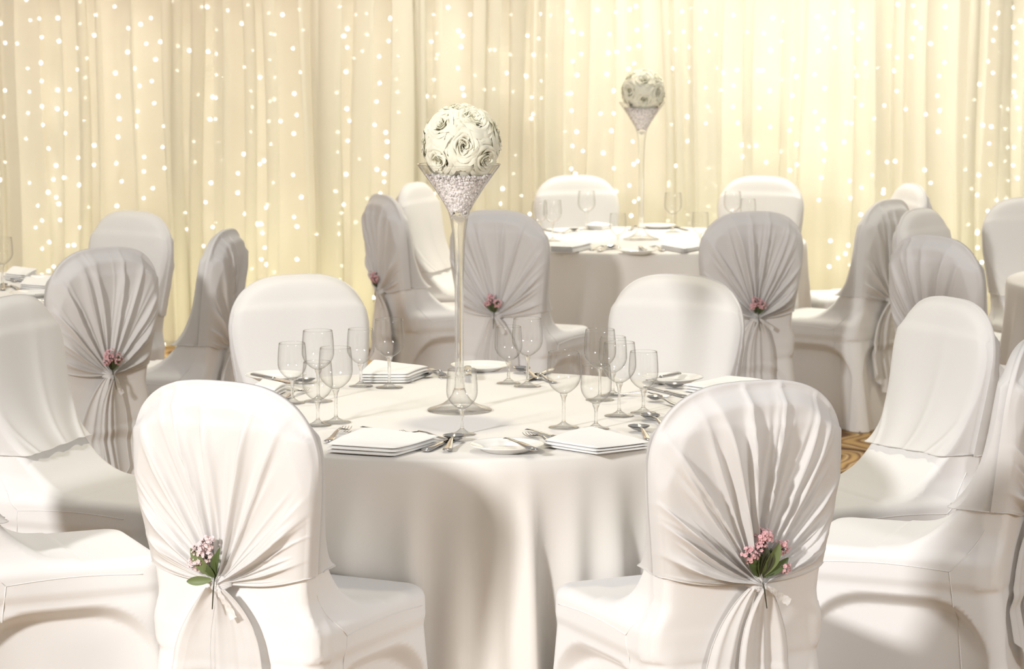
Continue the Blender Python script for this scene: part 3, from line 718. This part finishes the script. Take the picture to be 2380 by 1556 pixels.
def rose_mesh(seed):
    rng = random.Random(seed); b = MB(); a0 = rng.uniform(0, 6)
    lay = [(2, .001, .003, .036, .0), (3, .003, .007, .040, .001), (3, .006, .012, .042, .002), (3, .010, .018, .042, .004), (3, .014, .026, .041, .008), (3, .018, .035, .038, .012), (4, .021, .045, .033, .018), (5, .022, .055, .025, .022)]
    for li, (n, rb, rt, h, curl) in enumerate(lay):
        for k in range(n):
            a = a0 + 2 * PI * k / n + li * .9 + rng.uniform(-.15, .15); span = 2 * PI / n * rng.uniform(1.25, 1.55); P = []
            jt, jh, ph = rng.uniform(.92, 1.1), rng.uniform(.92, 1.06), rng.uniform(0, 6)
            for vi in range(9):
                v = vi / 8; row = []
                for ui in range(13):
                    u = ui / 6 - 1; lim = 1 - .22 * abs(u) ** 2.5 ; vv = v * lim
                    r = rb + (rt * jt - rb) * vv ** 1.25 + .0028 * u + .0030 * math.sin(u * 5 + ph) * v * v * (li > 2)
                    z = h * jh * math.sin(min(vv, 1) * PI * .5) ** .9
                    if vv > .72: q = (vv - .72) / .28; r += curl * .55 * q; z -= curl * .65 * q * q * (1 + .4 * math.sin(u * 3 + ph))
                    z += .0022 * math.sin(u * 7 + ph * 2) * v * v
                    an = a + u * span / 2 * (.75 + .25 * v); row.append(Vector((r * math.cos(an), r * math.sin(an), z)))
                P.append(row)
            b.grid(P)
    return mesh_from('rose', b.V, b.F, M['rose'])
RM = [rose_mesh(i) for i in range(4)]
core = MB(); core.ball((0, 0, 0), .048, 24, 16); core = core.mesh('ball_core', M['rose'])
def rose_ball(center, yaw, label):
    root = empty('rose_ball', center); root.rotation_euler = (0, 0, yaw); tag(root, label, 'flower ball', 'ivory rose balls on the tall vases')
    obj('ball_core', core, root)
    dirs = [(.10, -1, .0), (-.58, -.66, .60), (.40, -.62, .78), (-.62, -.70, -.45), (.72, -.66, -.42), (-1, .05, .0), (.98, .0, .22), (.45, .55, .72), (-.50, .50, .75), (.75, .68, -.25), (-.70, .72, -.22), (.0, 1, .12), (.0, -.12, 1.05), (.0, .2, -1)]
    for i, d in enumerate(dirs):
        d = Vector(d).normalized(); o = obj('rose', RM[i % 4], root, d * .058)
        o.rotation_euler = (d.to_track_quat('Z', 'Y') @ Matrix.Rotation(i * 1.3, 3, 'Z').to_quaternion()).to_euler()
        s_ = (1.0, .93, 1.04, .97)[(i * 7) % 4]; o.scale = (s_ * (.82 if i == 0 else 1), s_ * (1.05 if i == 0 else 1), 1.0)
def vase(base, yaw, l1, l2, l3):
    root = empty('martini_vase', base); tag(root, l1, 'vase', 'tall glass vases')
    obj('bowl', VM[0], root); obj('stem', VM[1], root); obj('foot', VM[2], root)
    bd = obj('gel_beads', VM[3], None, base); tag(bd, l2, 'beads', kind='stuff')
    rose_ball(base + Vector((.006, 0, .684)), yaw, l3)
vase(on_z(1068, 955, TZ) + Vector((0, 0, .0005)), 0, 'tall slender clear glass vase in the middle of the main table', 'clear glittering gel beads filling the bowl of the front vase', 'ball of large ivory roses on the front vase')
vase(on_z(1490, 557, TZ) + Vector((0, 0, .0005)), .75, 'distant tall glass vase on the back table by the curtain', 'clear gel beads in the bowl of the distant vase', 'yellowish ivory rose ball on the distant vase')

# ------------------------------------------------------------------ wine glasses
def glass_meshes(H, rr, rm, zb, rf):
    hb = H - zb
    b = MB(); pr = [(.0, zb + .001), (.35 * rm, zb + .006), (.62 * rm, zb + .016), (.86 * rm, zb + .30 * hb), (rm * .97, zb + .42 * hb), (rm, zb + .55 * hb), (rm * .985, zb + .75 * hb), (rr, H), (rr - .0012, H + .0006), (rr - .0016, H - .001)]
    # smooth the bowl
    t = np.linspace(0, 1, 26); P = [(rm * math.sin(min(1, u * 1.9) * PI / 2) ** .8 if u < .53 else rm - (rm - rr) * ((u - .53) / .47) ** 1.8, zb + hb * u ** 1.25) for u in t]
    b.lathe(P + [(rr - .0010, H + .0007), (rr - .0018, H), (rr - .0016, H - .002)], 40); bowl = b.mesh('bowl', M['glass'])
    b = MB(); b.lathe([(.0, zb + .004), (.010, zb + .004), (.0085, zb - .003), (.0052, zb - .010), (.0042, zb - .02), (.0042, .022), (.0050, .014), (0, .014)], 20); st = b.mesh('stem', M['sglass'])
    b = MB(); b.lathe([(0, .015), (.0055, .0145), (.010, .0105), (rf * .5, .006), (rf * .9, .0026), (rf, .0018), (rf, .0004), (0, .0004)], 40); ft = b.mesh('foot', M['glass'])
    return bowl, st, ft
GL = {'L': glass_meshes(.1885, .0385, .0425, .083, .0375), 'S': glass_meshes(.159, .0345, .0380, .061, .0330)}
GLS = [(680, 938, 'S', 'small wine glass half hidden by the nearest left chair, outermost of the left cluster'),
 (740, 934, 'L', 'large wine glass at the back of the left cluster with a broad bowl'),
 (739, 990, 'S', 'small wine glass lowest and nearest in the left cluster'),
 (781, 983, 'L', 'large wine glass at the front right of the left cluster, near the fork'),
 (839, 899, 'S', 'small wine glass beside the far left napkin, with a large glass to its right'),
 (905, 902, 'L', 'large wine glass standing nearest the vase on its left side'),
 (1074, 1011, 'S', 'single small wine glass directly in front of the tall vase'),
 (1182, 892, 'S', 'small wine glass right behind the vase, left of a taller glass'),
 (1226, 899, 'L', 'large tulip wine glass just right of the vase, in front of crossed cutlery'),
 (1310, 995, 'L', 'large wine glass nearest the front on the right, left end of its cluster'),
 (1385, 998, 'S', 'small wine glass behind the right hand folded napkin, lowest of its cluster'),
 (1394, 931, 'L', 'large wine glass at the back of the right cluster, highest rim'),
 (1424, 921, 'S', 'small wine glass squeezed behind two large ones in the right cluster'),
 (1439, 968, 'L', 'large wine glass in the middle of the right cluster'),
 (1495, 961, 'S', 'small wine glass at the right end of the right cluster'),
 (1284, 561, 'L', 'blurred large wine glass on the back table by its left draped chair'),
 (1254, 548, 'S', 'blurred small wine glass leftmost on the back table'),
 (1363, 535, 'L', 'blurred wine glass in front of the back table left chair'),
 (1436, 580, 'S', 'blurred small wine glass at the front of the back table near its vase'),
 (1564, 540, 'L', 'blurred wine glass just right of the distant vase'),
 (1627, 577, 'S', 'blurred small wine glass touching the outline of the grey folded chair'),
 (1702, 536, 'L', 'blurred wine glass rim above the grey folded chair, left one'),
 (1738, 540, 'S', 'blurred small wine glass rim above the grey folded chair, right one'),
 (6, 668, 'L', 'blurred wine glass on the far left table at the frame edge')]
for px, py, t, lb in GLS:
    root = empty('wine_glass', on_z(px, py, TZ) + Vector((0, 0, .0003))); tag(root, lb, 'wine glass', 'wine glasses on the tables')
    for nm, me in zip(('bowl', 'stem', 'foot'), GL[t]): obj(nm, me, root)

# ------------------------------------------------------------------ plates
b = MB(); b.lathe([(0, .0035), (.052, .0035), (.056, .0045), (.060, .0085), (.066, .0105), (.084, .0165), (.0862, .0178), (.0868, .0168), (.0855, .0150), (.066, .0080), (.058, .003), (.052, .0), (.049, .0), (.048, .0015), (0, .0015)], 72)
PLATE = b.mesh('side_plate', M['china'])
for px, py, lb in [(1178, 1049, 'white side plate at the front of the main table under a butter knife'),
                   (1118, 861, 'white side plate at the far edge behind the vase stem'), (641, 884, 'white side plate behind the nearest left chair with a knife across it'),
                   (1562, 890, 'white side plate before the far right chair with a knife across it'),
                   (1480, 590, 'side plate at the near edge of the back table'), (1530, 531, 'side plate at the far edge of the back table behind its vase'),
                   (78, 690, 'side plate at the near edge of the far left table'), (95, 655, 'side plate at the far side of the far left table')]:
    o = obj('side_plate', PLATE, None, on_z(px, py, TZ) + Vector((0, 0, .0006))); tag(o, lb, 'plate', 'side plates')

# ------------------------------------------------------------------ cutlery (handle end at the origin, tip along +x)
def loft(mb, st, n=10):
    rings = [[Vector((x, w * math.cos(2 * PI * k / n), z + h * math.sin(2 * PI * k / n))) for k in range(n)] for x, w, h, z in st]
    b0 = len(mb.V); mb.grid(rings, close_v=True); mb.F.append(tuple(range(b0 + n - 1, b0 - 1, -1))); mb.F.append(tuple(b0 + (len(st) - 1) * n + k for k in range(n)))
def handle(L, zend):
    b = MB(); loft(b, [(0, .004, .0010, .0025), (.004, .0095, .0020, .0025), (.02, .0100, .0022, .003), (.05, .0075, .0020, .004), (L * .75, .0042, .0020, zend * .8 + .002), (L, .0034, .0018, zend)]); return b.mesh('handle', M['steel'])
def spoon_m(L, bw, bl):
    h = handle(L - bl, .011); b = MB(); P = []
    for i in range(15):
        t = i / 14; x = L - bl + bl * t; w = bw * math.sin(PI * (t * .96 + .02)) ** .62 * (1.0 - .12 * (t - .5)) + .0012; P.append([Vector((x, w * s, .0115 - .010 * math.sin(PI * min(1, t * .97 + .02)) ** .8 * (1 - s * s) - .004 * t * 0)) for s in (-1, -.8, -.5, -.2, 0, .2, .5, .8, 1)])
    b.grid(P); b.grid([[p + Vector((0, 0, -.0012)) for p in r] for r in P], flip=True)
    return [('handle', h), ('spoon_bowl', b.mesh('spoon_bowl', M['steel']))]
def fork_m(L):
    h = handle(L - .07, .012); b = MB()
    P = []
    for i in range(8):
        t = i / 7; x = L - .07 + .028 * t; w = .0034 + (.0115 - .0034) * sm(np.array(t * 1.2)); P.append([Vector((x, w * s, .012 - .006 * t - .0016 * (1 - s * s))) for s in (-1, -.5, 0, .5, 1)])
    b.grid(P); b.grid([[p + Vector((0, 0, -.0016)) for p in r] for r in P], flip=True)
    for k in range(4):
        y = (-1.5 + k) * .0066
        loft(b, [(L - .046, .0020, .0010, .0052), (L - .03, .0018, .0010, .0026), (L - .012, .0015, .0009, .0034), (L, .0006, .0006, .0065)], 6)
        for v in b.V[-24:]: v.y += y
    return [('handle', h), ('tines', b.mesh('tines', M['steel']))]
def knife_m(L, bl):
    b = MB(); loft(b, [(0, .0085, .0022, .0042), (.003, .0100, .0040, .0042), (.03, .0098, .0042, .0045), (L - bl - .01, .0065, .0036, .005), (L - bl, .0050, .0030, .005)], 12); h = b.mesh('handle', M['steel'])
    b = MB(); P = []
    for i in range(16):
        t = i / 15; x = L - bl + bl * t; top = .0095 * (1 - max(0, (t - .78) / .22) ** 2.2) ; P.append([(x, .0075, .0046), (x, .0075 - (.0085 + top) * .5, .0050), (x, .0070 - .0085 - top + .006 * max(0, t - .8) * 0, .0044)] if False else [Vector((x, .0065, .0062)), Vector((x, (.0065 - top) * .5 - .001, .0054)), Vector((x, .0065 - .0085 - top * .75 + (.012 * max(0, (t - .75) / .25) ** 2), .0038))])
    b.grid(P); b.grid([[p + Vector((0, 0, -.0010)) for p in r] for r in P], flip=True)
    return [('handle', h), ('blade', b.mesh('blade', M['steel']))]
CUT = {'spoon': (spoon_m(.190, .0215, .062), .190, 'dessert_spoon', 'spoon'), 'soup': (spoon_m(.175, .0235, .052), .175, 'soup_spoon', 'spoon'), 'fork': (fork_m(.195), .195, 'table_fork', 'fork'), 'knife': (knife_m(.225, .115), .225, 'dinner_knife', 'knife'), 'butter': (knife_m(.165, .075), .165, 'butter_knife', 'knife')}
ITEMS = [
 ('knife', 968, 1061, 1075, 1012, 0, 'dinner knife with its handle toward the front edge, left of the front spoon'),
 ('soup', 1030, 1063, 1058, 1016, .004, 'spoon with an upturned round bowl at the front of the main table'),
 ('fork', 738, 1046, 808, 994, .003, 'fork with raised tines beside the nearest left chair'),
 ('knife', 975, 1028, 845, 993, 0, 'knife tip peeking out behind the left folded napkin'),
 ('fork', 1022, 1021, 930, 1003, .002, 'fork handle lying right of the left folded napkin'),
 ('butter', 1246, 1050, 1178, 1017, .019, 'butter knife resting on the front side plate'),
 ('fork', 1335, 1059, 1224, 1009, .001, 'fork between the front side plate and the right napkin'),
 ('knife', 1395, 1052, 1228, 999, 0, 'serrated knife tip showing behind the right folded napkin'),
 ('soup', 1530, 1045, 1480, 994, .003, 'dessert spoon tucked against the nearest right chair'),
 ('spoon', 1560, 1005, 1503, 968, .003, 'small spoon bowl just above the nearest right chair'),
 ('soup', 1562, 942, 1512, 925, .004, 'dark spoon lying near the right napkin on the main table'),
 ('fork', 1478, 921, 1562, 922, .001, 'fork right of the right glass cluster'),
 ('knife', 1593, 926, 1500, 900, 0, 'knife before the far right side plate'),
 ('butter', 1578, 870, 1500, 884, .019, 'knife lying across the far right side plate'),
 ('spoon', 1605, 905, 1545, 897, .002, 'spoon bowl beside the far right napkin'),
 ('spoon', 890, 886, 1006, 871, .003, 'spoon in front of the far left folded napkin'),
 ('knife', 870, 878, 960, 889, 0, 'knife crossing the spoon by the far left napkin'),
 ('fork', 1000, 860, 1037, 879, .001, 'fork half hidden behind the vase stem'),
 ('butter', 1086, 846, 1090, 872, .019, 'butter knife standing out on the far side plate'),
 ('spoon', 1275, 893, 1205, 858, .004, 'spoon behind the tulip wine glass'),
 ('fork', 1290, 892, 1225, 868, .001, 'fork behind the tulip wine glass'),
 ('knife', 1285, 862, 1225, 886, 0, 'knife crossing the fork behind the tulip wine glass'),
 ('knife', 588, 872, 690, 891, .019, 'knife across the side plate behind the nearest left chair'),
 ('fork', 662, 928, 712, 906, .002, 'fork left of the left glass cluster'),
 ('spoon', 660, 895, 732, 885, .003, 'spoon seen through the left glass cluster'),
 ('fork', 1372, 583, 1412, 573, .001, 'blurred fork at the near edge of the back table'),
 ('spoon', 1390, 585, 1425, 574, .003, 'blurred spoon at the near edge of the back table'),
 ('butter', 1487, 574, 1500, 581, .019, 'blurred knife on the back table side plate'),
 ('fork', 1560, 590, 1512, 573, .002, 'blurred fork right of the back table side plate'),
 ('knife', 1275, 538, 1300, 541, 0, 'blurred knife at the left of the back table'),
 ('spoon', 1305, 543, 1340, 534, .003, 'blurred spoon before the back table left chair'),
 ('fork', 1455, 540, 1480, 527, .001, 'blurred fork behind the distant vase'),
 ('knife', 1568, 529, 1600, 536, 0, 'blurred knife right behind the distant vase'),
 ('fork', 4, 683, 10, 660, .002, 'blurred fork at the frame edge on the far left table'),
 ('knife', 48, 680, 28, 664, 0, 'blurred knife pointing away on the far left table'),
 ('spoon', 75, 703, 30, 700, .003, 'blurred spoon at the near edge of the far left table'),
 ('butter', 122, 683, 80, 684, .019, 'blurred knife on the near plate of the far left table'),
 ('knife', 35, 657, 12, 643, 0, 'blurred knife at the far side of the far left table')]
for kd, ax, ay, bx, by, dz, lb in ITEMS:
    parts, L, nm, cat = CUT[kd]; A = on_z(ax, ay, TZ + dz); B = on_z(bx, by, TZ + dz + .004)
    d = (B - A); d.z = 0; dist = d.length; mid = (A + B) / 2; mid.z = TZ + dz; dn = d.normalized()
    L_ = L; sc = min(1.1, max(.9, dist / L))
    org = B - dn * L * sc; org.z = TZ + dz + .0008
    root = empty(nm, org, math.atan2(dn.y, dn.x)); root.scale = (sc, sc, sc); tag(root, lb, cat, 'cutlery on the tables')
    if dz > .015 : root.location.z = TZ + .0172
    for pn, me in parts: obj(pn, me, root)

# ------------------------------------------------------------------ folded napkins
def napkin(corners, seed, label, layers=3, th=.0100):
    c = [on_z(x, y, TZ) for x, y in corners]; cen = sum(c, Vector()) / 4; cen.z = TZ + .0005; rng = random.Random(seed); b = MB(); N = 22
    z0 = 0
    for k in range(layers):
        f = 1 - .006 * k; of = Vector((rng.uniform(-.002, .002), rng.uniform(-.001, .002) * k, 0))
        top = []; bot = []
        for i in range(N + 1):
            u = math.sin((i / N - .5) * PI) ; rt = []; rb = []
            for j in range(N + 1):
                v = math.sin((j / N - .5) * PI); a, bb = (u + 1) / 2, (v + 1) / 2
                p = (c[0] * (1 - a) + c[1] * a) * (1 - bb) + (c[3] * (1 - a) + c[2] * a) * bb
                p = (p - Vector((cen.x, cen.y, p.z))) * f; p.z = 0
                e = max(0, 1 - abs(u) ** 6) ** .5 * max(0, 1 - abs(v) ** 6) ** .5
                wv = .0022 * math.sin(a * 4 + seed) * math.sin(bb * 3) * (k > 0) * (.8 + .35 * k)
                zt = z0 + th * (.5 + .5 * e) + wv + .0012 * k * (1 - a) * bb; zb_ = z0 + th * (.5 - .5 * e) + (wv if k else 0) * .8
                rt.append(p + of + Vector((0, 0, zt))); rb.append(p + of + Vector((0, 0, max(0, zb_))))
            top.append(rt); bot.append(rb)
        b.grid(top); b.grid(bot, flip=True); z0 += th * .74
    me = b.mesh('napkin', M['napkin']); o = obj('folded_napkin', me, None, cen); tag(o, label, 'napkin', 'folded white napkins'); return o
napkin([(758, 1056), (918, 1066), (1022, 1036), (850, 1020)], 1, 'folded white napkin at the front left of the main table beside the spoon', 3, .0115)
napkin([(1262, 1042), (1386, 1061), (1512, 1046), (1372, 1012)], 2, 'folded white napkin at the front right of the main table against the chair', 3, .009)
napkin([(835, 893), (950, 893), (998, 876), (870, 862)], 3, 'folded napkin behind the left large glass, before the far left chair', 4)
napkin([(592, 912), (640, 926), (668, 912), (612, 900)], 4, 'folded napkin end emerging above the nearest left chair', 3)
napkin([(1585, 912), (1680, 926), (1780, 902), (1690, 893)], 5, 'creamy folded napkin above the crown of the nearest right chair', 3)
napkin([(1275, 588), (1330, 590), (1378, 578), (1315, 573)], 6, 'blurred napkin at the near left of the back table', 4)
napkin([(1532, 580), (1590, 590), (1640, 580), (1575, 572)], 7, 'blurred napkin at the near right of the back table', 3)
napkin([(1362, 534), (1400, 536), (1425, 531), (1385, 528)], 8, 'blurred napkin before the left chair of the back table', 3)
napkin([(10, 652), (60, 657), (88, 642), (30, 637)], 9, 'blurred napkin at the far side of the far left table', 4)
napkin([(45, 677), (105, 682), (125, 667), (60, 662)], 10, 'blurred napkin in the middle of the far left table', 4)
